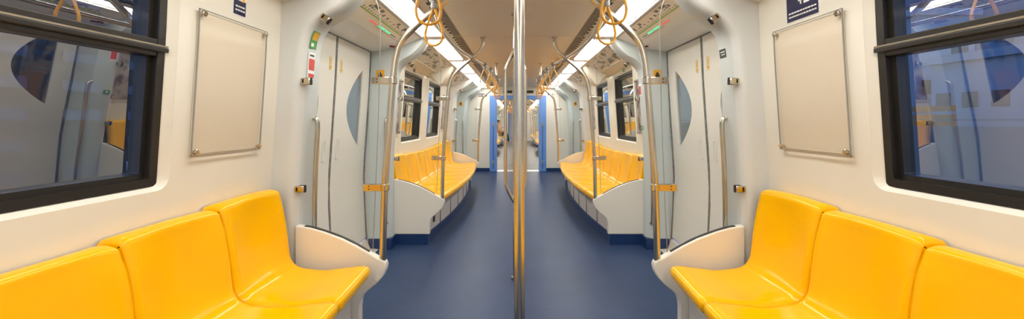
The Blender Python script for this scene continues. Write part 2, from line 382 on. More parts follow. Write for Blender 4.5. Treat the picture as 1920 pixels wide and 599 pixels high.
# end wall with the gangway opening
for nm, y0, y1 in (('wall_end', END, END+.06), ('wall_gangway', END+1.30, END+1.36), ('wall_far', NEND, NEND+.06)):
    mb = MB(); g = .70 if y0 == END else .60
    for s in (-1, 1): mb.box(min(s*g, s*1.5), max(s*g, s*1.5), y0, y1, 0, 2.25)
    mb.box(-g, g, y0, y1, 1.88, 2.25)
    struct(mb.build(nm, 'panel', smooth=False))
mb = MB(); mb.box(-1.6, 1.6, NEND+.5, NEND+.55, 0, 2.3); struct(mb.build('wall_far', 'concrete', smooth=False))
mb = MB(); mb.box(-1.6, 1.6, YB-.05, YB, -.05, 2.33); struct(mb.build('wall_back', 'liner', smooth=False))
mb = MB()
for s in (-1, 1): mb.box(min(s*.60, s*.66), max(s*.60, s*.66), END+.06, END+1.30, 0, 2.05)
struct(mb.build('wall_gangway', 'pillar', smooth=False))
g = thing('gangway_frame', (0, END, 0), 'bright blue metal frame around the gangway opening to the next carriage', 'door frame')
for s in (-1, 1):
    mb = MB(mm(s)); mb.box(.525, .70, END-.01, END+.20, 0, 1.88); jb = mb.build('jamb', 'blue', g, bev=.008)
    mb = MB(mm(s)); mb.box(.600, .616, END-.016, END-.009, .06, 1.16); mb.build('slide_rail', 'blue2', jb)
    for h in (.19, 1.12):
        MB(mm(s)).box(.585, .635, END-.03, END-.009, h, h+.07).build('latch', 'greyp', jb, bev=.004)
MB().box(-.525, .525, END-.01, END+.20, 1.785, 1.88).build('lintel', 'blue', g, bev=.006)
mb = MB(); mb.box(-.525, .525, END-.03, END+.22, 0, .006); mb.box(-.53, .53, END-.06, END-.045, 0, .005); mb.build('sill_plate', 'sill', g)
g = thing('air_grille', (0, END, 1.93), 'grey slotted air grille above the blue gangway opening', 'vent')
mb = MB(); mb.box(-.42, .42, END-.03, END, 1.915, 2.03); mb.build('grille_frame', 'vent', g, bev=.004)
for k in range(3): MB().box(-.36+.26*k, -.14+.26*k, END-.034, END-.028, 1.935, 2.0).build('slot_panel', 'ventd', g)

# ------------------------------------------------------------------ ceiling lights and vents
BARS = [-1.93+1.42*i for i in range(-1, 9)]
def light(s, a, b, label, group):
    t = thing('ceiling_light', (s*.83, (a+b)/2, 2.06), label, 'ceiling light', group)
    mb = MB(mm(s)); mb.add([(.742, a+.075, 2.094), (.742, b-.075, 2.094), (.918, b-.075, 2.082), (.918, a+.075, 2.082)], [(0, 1, 2, 3)])
    mb.build('diffuser', 'diff', t, smooth=False)
    mb = MB(mm(s)); mb.box(.738, .925, b-.075, b+.075, 2.058, 2.11); mb.box(.736, .744, a, b, 2.080, 2.12); mb.box(.916, .924, a, b, 2.070, 2.12)
    mb.build('light_frame', 'cove', t)
LN = ['', '', 'over the near seats', 'nearest lit panel in view', 'over the near door', 'first over the far bench', 'second over the far bench', 'over the far door', 'beside the gangway wall']
for s in (-1, 1):
    for i in range(len(BARS)-1):
        a, b = BARS[i], BARS[i+1]
        if b > END: b = END-.02
        light(s, a, b, 'long white ceiling light on the %s side, %s' % (SIDE[s], ['behind the viewer, first', 'behind the viewer, second', 'beside the viewer, first', 'beside the viewer, second', 'above the near door', 'above the start of the far bench', 'above the end of the far bench', 'above the far door', 'touching the end wall'][i] if i < 9 else 'end'), 'ceiling lights down both sides')
    for k in range(10):
        a = END+1.42+k*1.42
        if a+1.4 < NEND: light(s, a, a+1.42, 'white ceiling light in the next carriage on the %s side' % SIDE[s], 'ceiling lights in the next carriage on the %s side' % SIDE[s])
def vent(s, a, b, label, group, det=True):
    t = thing('ceiling_vent', (s*.655, (a+b)/2, 2.09), label, 'vent', group)
    mb = MB(mm(s)); mb.prism([(.572, 2.100), (.735, 2.090), (.735, 2.12), (.572, 2.12)], a, b); mb.build('backing', 'vent', t)
    if det:
        mb = MB(mm(s))
        for k in range(5): mb.box(.580+.0145*k, .586+.0145*k, a+.01, b-.01, 2.0955-.0009*k, 2.1015-.0009*k)
        mb.box(.582, .640, a+.012, b-.012, 2.1025, 2.1045); mb.build('slots', 'ventd', t)  # hidden strip added behind the long slots to join them
        mb = MB(mm(s)); n = int((b-a)/.115)
        for k in range(n): mb.box(.650, .668, a+.02+k*.115, a+.075+k*.115, 2.0915, 2.098)
        mb.box(.652, .666, a+.02, b-.02, 2.0985, 2.1005); mb.build('slots', 'ventd', t)  # another unseen strip, added above the short slots to link them
for s in (-1, 1):
    e = [-1.93, .2, 2.02, 3.84, 5.66, 7.48, 9.3]
    for i in range(len(e)-1):
        vent(s, e[i]+.004, e[i+1]-.004, 'long slotted air vent beside the %s ceiling light, %s' % (SIDE[s], ['behind the viewer', 'over the near seats', 'over the near door', 'over the start of the far bench', 'over the end of the far bench', 'over the far door'][i]), 'slotted ceiling vents')
    vent(s, END+1.4, NEND-.05, 'long air vent in the next carriage on the %s side' % SIDE[s], None, False)

# ------------------------------------------------------------------ route map displays above the doors
def route_map(s, y0, y1, label, big=True):
    t = thing('route_map', (s*1.07, (y0+y1)/2, 1.97), label, 'route map', 'route maps above the doors')
    ux, uz = (B_[0]-A_[0]), (B_[1]-A_[1]); ln = math.hypot(ux, uz); nx, nz = -uz/ln, ux/ln      # normal pointing down and inwards
    if nz > 0: nx, nz = -nx, -nz
    f = lambda q, y, d: (s*(A_[0]+ux*q+nx*d), y, A_[1]+uz*q+nz*d)
    pb = MB(f); pb.box(.04, .97, y0+.02, y1-.02, .001, .008); pb.build('display_board', 'cove', t, bev=.002)
    fr = MB(f); fr.box(.97, .985, y0+.015, y1-.015, 0, .010); fr.box(.03, .97, y1-.02, y1-.012, 0, .010); fr.build('border', 'vent', t)
    MB(f).box(.555, .595, y0+.12, y1-.19, .008, .009).build('green_line', 'green', t)
    rnd = random.Random(5); pr = MB(f)
    y = y0+.16
    while y < y1-.22:
        pr.box(.62, .62+rnd.uniform(.03, .06), y, y+.012, .008, .0088)
        if rnd.random() < .6: pr.box(.72, .72+rnd.uniform(.02, .09), y-.01, y+.018, .008, .0088)
        if rnd.random() < .25: pr.box(.80, .90, y-.02, y+.03, .008, .0088)
        if y > y0+.6: pr.box(.27, .27+rnd.uniform(.03, .07), y, y+.010, .008, .0088)
        y += .042
    pr.box(.28, .88, y0+.16, y1-.22, .003, .0042); pr.build('station_names', 'grey', t)  # added strip inside the board ties the marks together; it is not print
    MB(f).box(.372, .398, y0+.64, y1-.33, .008, .009).build('dark_line', 'dark', t)
    MB(f).box(.360, .410, y0+.65, y0+.78, .0085, .0105).build('green_lamps', 'ledg', t)
    MB(f).box(.360, .410, y0+.80, y0+.92, .0085, .0105).build('green_lamps', 'ledg', t)
    MB(f).box(.365, .405, y0+.47, y0+.62, .0085, .0105).build('red_lamps', 'ledr', t)
for s in (-1, 1):
    route_map(s, *DOORS[0], 'sloped route map with green line and lit lamps over the near %s door' % SIDE[s])
    route_map(s, *DOORS[1], 'small route map over the far %s door by the gangway' % SIDE[s])

# ------------------------------------------------------------------ seats
def seat(s, b, i, n, label, group):
    p = (L-.13)/n; y0 = b[0]+.065+p*i; y1 = y0+p; e = min(i, n-1-i); T = {0: .890, 1: .876, 2: .862}.get(e, .855)
    NV = 22; rows = []
    vs = [-1, -1]+[-1+2*k/NV for k in range(NV+1)]+[1, 1]
    marg = .012 if i in (0, n-1) else .0
    for q, v in enumerate(vs):
        ya = y0+(.004 if i == 0 else .001); yb = y1-(.004 if i == n-1 else .001)
        y = (ya+yb)/2+(yb-ya)/2*v; F = front(y, b); Tt = T-.010*v*v
        base = [(1.398, Tt-.01), (1.36, Tt), (1.325, Tt-.002), (1.30, Tt-.014), (1.288, Tt-.045), (1.268, .75), (1.250, .64), (1.242, .56), (1.233, .505), (1.198, .466), (1.13, .452), (1.05, .447), (F+.2, .452), (F+.10, .463), (F+.04, .468), (F+.010, .460), (F, .438), (F+.008, .408), (F+.035, .392), (F+.09, .388)]
        pts = catmull([(a, c, 0) for a, c in base], 3); M_ = len(pts); row = []
        for j, P in enumerate(pts):
            t = pts[min(j+1, M_-1)]-pts[max(j-1, 0)]; t.normalize(); nrm = Vector((t.y, -t.x, 0))
            if nrm.x > 0 and P.x > 1.2 and P.y < .84: nrm = -nrm
            nrm = Vector((t.y, -t.x, 0)); # t heads towards the aisle and down; rotate to face the sitter
            nrm = Vector((t.y, -t.x, 0)) if (t.y*(-1)+0) < 0 else Vector((t.y, -t.x, 0))
            z = j/(M_-1)
            back = max(0, 1-abs((P.y-.70)/.20)**2.2) if P.x > 1.15 else 0
            pan = max(0, 1-abs((P.x-1.02)/.17)**2) if P.y < .50 else 0
            dd = -.030*back*(1-v*v)**.8-.011*pan*(1-v*v)
            av = abs(v)
            if av > .86: dd -= .016*((av-.86)/.14)**2.4
            if q in (0, len(vs)-1): dd -= .034
            elif q in (1, len(vs)-2): dd -= .006
            row.append((s*(P.x+nrm.x*dd), y, P.y+nrm.y*dd))
        rows.append(row)
    o = MB().grid(rows).build('seat', 'seat', ang=70)
    return tag(o, label, 'seat', group)
ORD = ['first', 'second', 'third', 'fourth', 'fifth', 'sixth', 'seventh', 'eighth']
def end_panel(s, y, sg, label):         # y = bench end, sg = +1 when the aisle door lies beyond (bigger y)
    t = thing('bench_end_panel', (s*1.0, y, 0), label, 'panel', 'moulded panels at the bench ends')
    a, b = (y-.028, y+.020)
    ol = [(1.262, .105), (1.262, .660), (1.18, .648), (1.10, .625), (1.0, .588), (.92, .549), (.85, .508), (.80, .478), (.775, .468), (.756, .455), (.750, .434), (.756, .405), (.775, .368), (.81, .330), (.85, .298), (.880, .270), (.896, .235), (.90, .19), (.90, .105)]
    MB(mm(s)).prism(ol, a, b).build('shell', 'panel', t, bev=.007)
    MB(mm(s)).box(.915, 1.245, a-.004, b+.004, 0, .105).build('kick_plate', 'skirt', t)
    top = catmull([(p[0], p[1], 0) for p in ol[1:7]], 5)
    top = [p for p in top if p.x < 1.235]
    mb = MB(mm(s)); c = (a+b)/2
    mb.grid([[(p.x, c-.011, p.y+.0022), (p.x, c+.011, p.y+.0022)] for p in top]); mb.grid([[(p.x, c-.011, p.y-.01), (p.x, c-.011, p.y+.0022)] for p in top]); mb.grid([[(p.x, c+.011, p.y-.01), (p.x, c+.011, p.y+.0022)] for p in top])
    mb.build('glass_slot', 'slot', t)
    return t
def screen(s, y, label):
    t = thing('glass_screen', (s*1.0, y, .5), label, 'screen', 'glass screens at the bench ends')
    ol = [(.835, .505), (.822, .8), (.806, 1.2), (.795, 1.6), (.791, 1.78), (.80, 1.88), (.825, 1.95), (.865, 2.0), (.905, 2.02)]
    ins = [(p.x-.004, p.y) for p in reversed(CC) if .66 < p.y < 2.0]
    ol2 = [(p.x, p.y) for p in catmull([(a, b, 0) for a, b in ol], 4)]+ins+[(1.245, .654), (1.18, .642), (1.10, .619), (1.0, .582), (.92, .543)]
    c = y-.004
    MB(mm(s)).prism(ol2, c-.004, c+.004).build('pane', 'gscreen', t, ang=20)
    ed = MB(mm(s)); ed.tube([(a-.001, c, b) for a, b in ol2[:33]], .0022, 6); ed.build('pane_edge', 'greyp', t)
    for h, ang in ((.865, 0), (1.475, 0), (1.835, -40)):
        x = interp([(p.y, p.x) for p in CC], h); t_ = math.radians(ang)
        def fm(u, v, w_, x=x, h=h, t_=t_): 
            return (s*(x+u*math.cos(t_)-w_*math.sin(t_)), c+v, h+u*math.sin(t_)+w_*math.cos(t_))
        fm2 = fm if ang == 0 else (lambda u, v, w_, x=x, h=h, t_=t_: (s*(x+u*math.cos(-t_)-w_*math.sin(-t_)), c+v, h+u*math.sin(-t_)+w_*math.cos(-t_)))
        mb = MB(fm2); mb.box(-.034, .014, -.020, -.006, -.0195, .0195); mb.box(-.034, .014, .006, .020, -.0195, .0195); mb.box(-.008, .020, -.020, .020, -.018, .018)
        cl = mb.build('clamp', 'chrome', t, bev=.008)
        MB(fm2).box(-.037, -.006, -.0065, .0065, -.0205, .0205).build('clamp_pad', 'slot', cl)
    return t
POLE = [(.778, .462), (.766, .88), (.735, 1.30), (.718, 1.50), (.706, 1.60), (.678, 1.69), (.615, 1.765), (.515, 1.853), (.445, 1.910), (.392, 1.965), (.366, 2.03), (.362, 2.10)]
def grab_pole(s, y, label):
    t = thing('grab_pole', (s*.778, y, .46), label, 'grab pole', 'curved steel grab poles at the bench ends')
    c = y-.004
    pts = [(p.x, c, p.y) for p in catmull([(a, b, 0) for a, b in POLE], 6)]
    MB(mm(s)).tube(pts, .0185, 20).build('pole', 'steel', t)
    MB(mm(s)).tube([(.362, c, 2.085), (.362, c, 2.1)], .030, 20).build('ceiling_flange', 'steel', t)
    for h in (.873, 1.478):
        x = interp([(b, a) for a, b in POLE], h)
        mb = MB(mm(s)); mb.tube([(x, c, h-.020), (x, c, h+.020)], .0245, 20); mb.box(x, x+.118, c-.015, c+.011, h-.020, h+.020)
        br = mb.build('bracket', 'chrome', t, bev=.004)
        mb = MB(mm(s))
        for q in (-.008, .008): mb.tube([(x+.085, c-.0165, h+q), (x+.085, c-.014, h+q)], .0035, 10)
        mb.build('screw', 'slot', br)
    return t
def base(s, b, label):
    t = thing('bench', (s*1.1, (b[0]+b[1])/2, 0), label, 'bench', 'boxed bases under the seats')
    n = 28; ys = [b[0]+.03+(b[1]-b[0]-.06)*k/n for k in range(n+1)]
    def slab(inx, h0, h1, top):
        rows = [[(front(y, b)+inx+.005, y, h0), (front(y, b)+inx, y, h1), (1.36, y, h1), (1.36, y, h0)] for y in ys]
        mb = MB(mm(s)); mb.grid(rows, closed=True); mb.add(rows[0], [(0, 1, 2, 3)]); mb.add(rows[-1], [(3, 2, 1, 0)]); return mb
    slab(.125, .105, .372, 1).build('casing', 'vent2', t, ang=30)
    slab(.118, 0, .105, 1).build('kick_plate', 'skirt', t, ang=30)
    mb = MB(mm(s))
    for k in range(1, 8):
        y = b[0]+L*k/8; x = front(y, b)+.125; mb.box(x-.0015, x+.15, y-.003, y+.003, .105, .37)
    mb.box(1.0, 1.01, b[0]+.1, b[1]-.1, .2, .21); mb.build('joint_lines', 'slot', t)  # unseen strip added inside the casing connects the joint lines
    y = b[0]+.22; x = front(y, b)+.125
    if s < 0: MB(mm(s)).box(x-.006, x+.01, y-.03, y+.03, .17, .23).build('socket', 'dark', t, bev=.003)
    return t
M['vent2'] = mat('bench casing', (.55, .54, .51), .4)
def poster(s, y0, y1, label, m='sheet', group='framed panels on the wall'):
    t = thing('wall_panel', (s*W(1.1), (y0+y1)/2, 1.10), label, 'poster panel', group); f = mw(s)
    MB(f).box(-.0075, -.001, y0+.008, y1-.008, 1.108, 1.712, 6).build('sheet', m, t)
    MB(f).box(-.017, -.013, y0, y1, 1.10, 1.72, 6).build('acrylic_cover', 'acry', t, smooth=False)
    ed = MB(f)
    for a, b_ in ((y0, y0+.0035), (y1-.0035, y1)): ed.box(-.018, -.012, a, b_, 1.10, 1.72, 6)
    for a, b_ in ((1.10, 1.103), (1.717, 1.72)): ed.box(-.018, -.012, y0, y1, a, b_)
    ed.build('cover_edge', 'greyp', t)
    for yy in (y0+.018, y1-.018):
        for h in (1.118, 1.702):
            x = W(h); MB(mm(s)).tube([(x, yy, h), (x-.016, yy, h), (x-.020, yy, h), (x-.027, yy, h), (x-.029, yy, h)], [.007, .007, .0125, .0125, .010], 16).build('standoff', 'chrome', t)
    return t
def pillar_rail(s, y, label, far=False):
    mb = MB(mm(s)); h = [1.275, 1.262, 1.22, 1.05, .85, .65, .45, .30, .262, .25]; g = [.035, -.014, -.028, -.030, -.032, -.032, -.030, -.026, -.010, .035]
    pts = [(interp([(p.y, p.x) for p in CC], a)+q, y, a) for a, q in zip(h, g)]
    if far: pts = [(1.285, y+q, a) for a, q in zip(h, [.05, .012, 0, 0, 0, 0, 0, .004, .016, .05])]
    mb.tube(catmull(pts, 5), .0135, 14)
    return tag(mb.build('door_handrail', 'steel', None), label, 'handrail', 'upright handrails beside the doors')
def bracket(s, y, label):
    mb = MB(mm(s)); mb.prism([(1.27, 1.915), (1.14, 1.765), (1.09, 1.80), (.955, 2.055), (1.19, 1.965)], y-.11, y+.11)
    return tag(mb.build('cove_bracket', 'liner', None, bev=.006), label, 'bracket', 'triangular cove housings')
def advert(s, y0, y1, label):
    ux, uz = (B_[0]-A_[0]), (B_[1]-A_[1]); f = lambda q, y, d: (s*(A_[0]+ux*q-.385*d), y, A_[1]+uz*q-.92*d)
    t = thing('cove_advert', (s*1.07, (y0+y1)/2, 1.97), label, 'advertising panel', 'sloped advertising panels above the windows')
    MB(f).box(.05, .95, y0, y1, .001, .006).build('printed_sheet', 'art2', t)
    mb = MB(f); mb.box(.03, .97, y0-.008, y0, 0, .012); mb.box(.03, .97, y1, y1+.008, 0, .012); mb.box(.03, .05, y0, y1, 0, .012); mb.box(.95, .97, y0, y1, 0, .012)
    mb.build('frame', 'cove', t); return t

MOD = []         # things of the far benches, copied for the next carriage
for s in (-1, 1):
    sd = SIDE[s]
    n = 8
    for i in range(3, n):
        seat(s, B1, i, n, '%s glossy yellow moulded seat of the near %s bench, counted from its end panel' % (['', '', '', 'fifth', 'fourth', 'third', 'second', 'first'][i], sd), 'yellow seats of the near benches')
    for i in range(n):
        MOD.append(seat(s, B2, i, n, '%s yellow moulded seat of the far %s bench, counted from the nearer end' % (ORD[i], sd), 'yellow seats of the far benches'))
    base(s, B1, 'grey boxed base with navy kick plate under the near %s seats' % sd)
    MOD.append(base(s, B2, 'grey bowed base with navy kick plate under the far %s bench' % sd))
    end_panel(s, B1[1]+.02, 1, 'cream moulded panel at the end of the near %s seats' % sd)
    MOD.append(end_panel(s, B2[0], -1, 'pale moulded panel at the nearer end of the far %s bench' % sd))
    MOD.append(end_panel(s, B2[1]+.01, 1, 'cream moulded panel at the farther end of the far %s bench' % sd))
    screen(s, B1[1]+.02, 'clear glass screen standing on the near %s bench end panel' % sd)
    MOD.append(screen(s, B2[0], 'clear glass screen at the nearer end of the far %s bench' % sd))
    MOD.append(screen(s, B2[1]+.01, 'clear glass screen at the farther end of the far %s bench' % sd))
    grab_pole(s, B1[1]+.02, 'large curved steel grab pole beside the near %s glass screen' % sd)
    MOD.append(grab_pole(s, B2[0], 'curved steel grab pole at the nearer end of the far %s bench' % sd))
    MOD.append(grab_pole(s, B2[1]+.01, 'curved steel grab pole at the farther end of the far %s bench' % sd))
    poster(s, B1[1]-.565, B1[1]-.135, 'blank cream panel under clear cover on the near %s wall' % sd)
    poster(s, B2[0]+.10, B2[0]+.52, 'coloured poster beside the nearer far-bench window on the %s' % sd, 'art')
    poster(s, B2[1]-.52, B2[1]-.10, 'narrow looking poster past the windows of the far %s bench' % sd, 'art')
    pillar_rail(s, DOORS[0][0]-.055, 'upright steel handrail on the near edge of the near %s door' % sd)
    pillar_rail(s, DOORS[0][1]-.03, 'upright steel handrail behind the big pole, far edge of the near %s door' % sd, True)
    pillar_rail(s, DOORS[1][0]-.055, 'upright steel handrail on the near edge of the far %s door' % sd)
    pillar_rail(s, DOORS[1][1]-.03, 'upright steel handrail on the far edge of the far %s door' % sd, True)
    c2_ = (B2[0]+B2[1])/2
    bracket(s, c2_, 'cream triangular housing above the middle of the far %s bench' % sd)
    advert(s, B2[0]+.12, c2_-.15, 'sloped printed panel above the nearer window of the far %s bench' % sd)
    advert(s, c2_+.15, B2[1]-.12, 'sloped printed panel above the farther window of the far %s bench' % sd)
    advert(s, .45, B1[1]-.12, 'sloped printed panel above the near %s window' % sd)

# ------------------------------------------------------------------ overhead rails and straps
RH = 1.893
def rail_x(y):
    per = 5.23; c = (B2[0]+B2[1])/2; u = (y-c) % per
    if u > per/2: u -= per
    u = abs(u)                        # 0 = bench centre, 1.75 = pole, 2.615 = door centre
    return interp([(0, .325), (.4, .333), (.9, .352), (1.3, .395), (1.72, .475), (2.1, .53), (2.4, .553), (2.62, .558)], u)
def rail(s, y0, y1, label, group=None):
    t = thing('overhead_rail', (s*.4, (y0+y1)/2, RH-.02), label, 'handrail', group)
    ys = [y0+(y1-y0)*k/110 for k in range(111)]; xs = [rail_x(y) for y in ys]
    for _ in range(6): xs = [xs[0]]+[(xs[i-1]+xs[i]+xs[i+1])/3 for i in range(1, 110)]+[xs[-1]]
    MB(mm(s)).tube([(x, y, RH) for x, y in zip(xs, ys)], .0175, 14).build('rail', 'steel', t)
    c = (B2[0]+B2[1])/2
    while c-5.23 > y0: c -= 5.23
    while c < y1:
        if c > y0:
            MB(mm(s)).tube([(rail_x(c), c, RH-.02), (rail_x(c), c, 2.09), (rail_x(c), c, 2.091), (rail_x(c), c, 2.10)], [.016, .016, .032, .032], 14).build('ceiling_post', 'steel', t)
        c += 5.23
    for p in (B1[1]+.016, B2[0]-.004, B2[1]+.006):
        if y0 < p < y1: MB(mm(s)).tube([(rail_x(p), p-.03, RH), (rail_x(p), p+.03, RH)], .0225, 14).build('joint_sleeve', 'chrome', t)
for s in (-1, 1):
    rail(s, -1.5, END-.4, 'long bowed steel rail under the ceiling on the %s side' % SIDE[s], 'bowed overhead rails')
    rail(s, END+1.7, NEND-.5, 'overhead steel rail in the next carriage on the %s side' % SIDE[s], 'overhead rails of the next carriage')
t0 = thing('hanging_strap', (0, 0, RH), 'x', 'strap')
MB().tube([(0, -.018, RH), (0, .018, RH)], .025, 14).build('rail_clip', 'greyp', t0)
MB().tube([(0, 0, RH-.015), (0, 0, RH-.032), (0, 0, RH-.050), (0, 0, RH-.058)], [.012, .016, .016, .010], 12).build('holder', 'greyp', t0)
lp = [(0.004, -.048), (.013, -.075), (.030, -.115), (.046, -.160), (.050, -.195), (.040, -.228), (.018, -.243), (0, -.246)]
lp = lp+[(-a, b) for a, b in reversed(lp[:-1])]
MB().tube([(p.x, 0, RH+p.y) for p in catmull([(a, b, 0) for a, b in lp], 5)], .0062, 10, flat=1.5).build('strap_loop', 'strap', t0)
first = [True]
def strap(s, y, label, group, rz=0, tilt=0):
    x = s*rail_x(y)
    if first[0]: o = t0; first[0] = False
    else: o = deep(t0)
    o.location = (x, y, RH); o.rotation_euler = (0, tilt, rz); ORG[o.name] = Vector((x, y, RH))
    o['label'] = label; o['group'] = group; return o
CS = {-1: [(1.58, .1), (2.02, -.25), (4.38, .1), (4.74, .35), (5.10, -.4), (5.62, .6), (6.05, .2), (6.45, -.3), (6.85, .4)],
      1: [(1.57, -.1), (1.98, .3), (4.36, -.15), (4.72, .2), (5.12, .5), (5.60, -.5), (6.02, -.2), (6.45, .3), (6.85, -.4)]}
NM = ['the nearest', 'just behind the nearest', 'first over the far bench', 'second over the far bench', 'third over the far bench', 'fourth over the far bench', 'fifth over the far bench', 'sixth over the far bench', 'last over the far bench']
for s in (-1, 1):
    for (y, rz), nm in zip(CS[s], NM): strap(s, y, 'yellow looped hanging strap on the %s rail, %s' % (SIDE[s], nm), 'yellow hanging straps', rz, random.uniform(-.05, .05) if y > 3 else 0)
    for b in NB:
        for k in range(7): strap(s, b[0]+.4+k*.42, 'yellow hanging strap in the next carriage', 'straps of the next carriage', random.uniform(-.5, .5))
strap(1, 4.98, 'yellow hanging strap flipped up over the right rail', 'yellow hanging straps', 0, math.radians(-128))

# next carriage: copies of the far bench pieces
CATL = {'seat': ('yellow seat in the next carriage beyond the gangway', 'seats of the next carriage'), 'bench': ('bench base in the next carriage', 'bench bases of the next carriage'),
        'panel': ('bench end panel in the next carriage', 'end panels of the next carriage'), 'screen': ('glass screen in the next carriage', 'screens of the next carriage'), 'grab pole': ('steel grab pole in the next carriage', 'grab poles of the next carriage')}
for b in NB:
    for o in MOD:
        c = deep(o, (0, b[0]-B2[0], 0)); c['label'], c['group'] = CATL[o['category']]

# ------------------------------------------------------------------ centre poles
t = thing('centre_pole', (.0, 1.385, 0), 'straight steel pole standing in the middle, nearest the viewer', 'grab pole')
MB().tube([(-.0075+.0, 1.385, 0), (-.0075, 1.385, CEIL)], .0190, 28).build('pole', 'steel', t)
for h0, h1 in ((0, .02), (CEIL-.02, CEIL)): MB().tube([(-.0075, 1.385, h0), (-.0075, 1.385, h1)], .035, 24).build('flange', 'steel', t)
def tripole(x, y, label, g):
    t = thing('branched_pole', (x, y, 0), label, 'grab pole', g)
    MB().tube([(x, y, 0), (x, y, CEIL)], .019, 20).build('pole', 'steel', t)
    for h0, h1 in ((0, .02), (CEIL-.02, CEIL)): MB().tube([(x, y, h0), (x, y, h1)], .034, 20).build('flange', 'steel', t)
    for a in (180, 12, 275):
        dx, dy = math.cos(math.radians(a)), math.sin(math.radians(a)); r = .078
        pr = [(0, 1.83), (.016, 1.80), (.045, 1.73), (.070, 1.67), (.078, 1.60), (.078, 1.2), (.078, .80), (.070, .735), (.045, .675), (.016, .62), (0, .60)]
        MB().tube([(x+p.x*dx, y+p.x*dy, p.y) for p in catmull([(q[0], q[1], 0) for q in pr], 4)], .0145, 14).build('branch', 'steel', t)
tripole(-.030, 3.03, 'branched steel pole between the near doors, behind the straight pole', 'branched poles between doors')
tripole(-.030, 8.27, 'branched steel pole between the far doors before the gangway', 'branched poles between doors')

# ------------------------------------------------------------------ signs and stickers
def wallsign(s, y0, y1, h0, h1, label, txt):
    t = thing('wall_sign', (s*W(h0), (y0+y1)/2, h0), label, 'sign'); f = mw(s)
    MB(f).box(-.002, 0, y0-.004, y1+.004, h0-.004, h1+.004).build('border', 'white', t)
    MB(f).box(-.0035, -.002, y0, y1, h0, h1).build('face', 'navy', t)
    mb = MB(f); rnd = random.Random(3)
    for r in range(txt):
        y = y0+.01; hh = h0+.018+.018*r
        while y < y1-.015:
            wd = rnd.uniform(.008, .018); mb.box(-.0045, -.0035, y, min(y+wd, y1-.006), hh, hh+.007); y += wd+.004
    a = y0+(y1-y0)*.25
    mb.box(-.0045, -.0035, a, a+.012, h0+.075, h0+.11); mb.box(-.0045, -.0035, a, a+.035, h0+.068, h0+.079)
    mb.box(-.0045, -.0035, a+.05, a+.058, h0+.07, h0+.11); mb.box(-.0045, -.0035, a+.045, a+.07, h0+.085, h0+.093)
    mb.build('lettering', 'white', t)
    if s < 0: MB(f).box(-.0045, -.0035, y0+.045, y0+.068, h0+.066, h0+.10).build('emblem', 'yel', t)
wallsign(1, 1.735, 1.935, 1.742, 1.90, 'navy sign with white hand symbol and text above the right blank panel', 2)
wallsign(-1, 1.800, 1.878, 1.757, 1.90, 'small navy sign with yellow symbol above the left blank panel', 2)
def onarch(s, y0, y1, h0, h1, m, label, cat='sticker', marks=()):
    f = lambda d, y, h: (s*(interp([(p.y, p.x) for p in CC], h)+d), y, h)
    t = thing('sticker', (s*interp([(p.y, p.x) for p in CC], h0), (y0+y1)/2, h0), label, cat)
    MB(f).box(-.0025, .003, y0, y1, h0, h1, 4).build('backing', m, t)
    for a, b, c_, d_, mm_ in marks: MB(f).box(-.0035, -.002, y0+(y1-y0)*a, y0+(y1-y0)*b, h0+(h1-h0)*c_, h0+(h1-h0)*d_, 3).build('print', mm_, t)
onarch(-1, 2.195, 2.26, 1.67, 1.765, 'lgrn', 'green and orange sticker high on the near left pillar', marks=[(.1, .9, .5, .95, 'yel'), (.1, .5, .1, .3, 'white')])
onarch(-1, 2.195, 2.26, 1.50, 1.645, 'white', 'white sticker with red blocks below the green one on the near left pillar', marks=[(.05, .95, .3, .75, 'red'), (.05, .95, .02, .16, 'red'), (.1, .8, .85, .92, 'dark')])
onarch(1, 2.245, 2.31, 1.625, 1.675, 'dark', 'small dark notice on the near right pillar beside the clamp', marks=[(.1, .8, .6, .72, 'white'), (.1, .7, .3, .4, 'white')])
def facing(name, x0, x1, y, h0, h1, m, label, cat, marks=()):
    t = thing(name, ((x0+x1)/2, y, h0), label, cat)
    MB().box(x0, x1, y-.003, y, h0, h1).build('backing', m, t)
    for a, b, c_, d_, mm_ in marks: MB().box(x0+(x1-x0)*a, x0+(x1-x0)*b, y-.004, y-.003, h0+(h1-h0)*c_, h0+(h1-h0)*d_).build('print', mm_, t)
for s in (-1, 1):
    a, b = sorted((s*1.305, s*1.385))
    facing('warning_sticker', a, b, DOORS[0][1]-.002, 1.655, 1.745, 'yel', 'square yellow warning sticker beside the near %s door' % SIDE[s], 'sticker', [(.25, .75, .25, .55, 'dark'), (.35, .6, .55, .75, 'dark'), (.1, .9, .06, .14, 'cream')])
    a, b = sorted((s*1.30, s*1.38))
    facing('warning_sticker', a, b, DOORS[1][1]-.002, 1.60, 1.70, 'yel', 'tiny orange sticker beside the far %s door' % SIDE[s], 'sticker', [(.25, .75, .3, .7, 'dark')])
facing('notice_plate', -.985, -.77, END-.001, 1.855, 1.925, 'dark', 'dark lettered plate on the end wall left of the gangway', 'sign', [(.06, .2, .3, .7, 'white'), (.25, .4, .3, .7, 'white'), (.5, .7, .3, .7, 'white'), (.75, .93, .3, .7, 'white')])
t = thing('door_number', (.80, END-.002, 1.88), 'small black lettering on the end wall right of the gangway', 'sign')
for k, (a, wd) in enumerate(((.74, .05), (.805, .02), (.84, .03), (.885, .02))): MB().box(a, a+wd*.6, END-.004, END-.001, 1.885, 1.925).build('letter', 'dark', t)
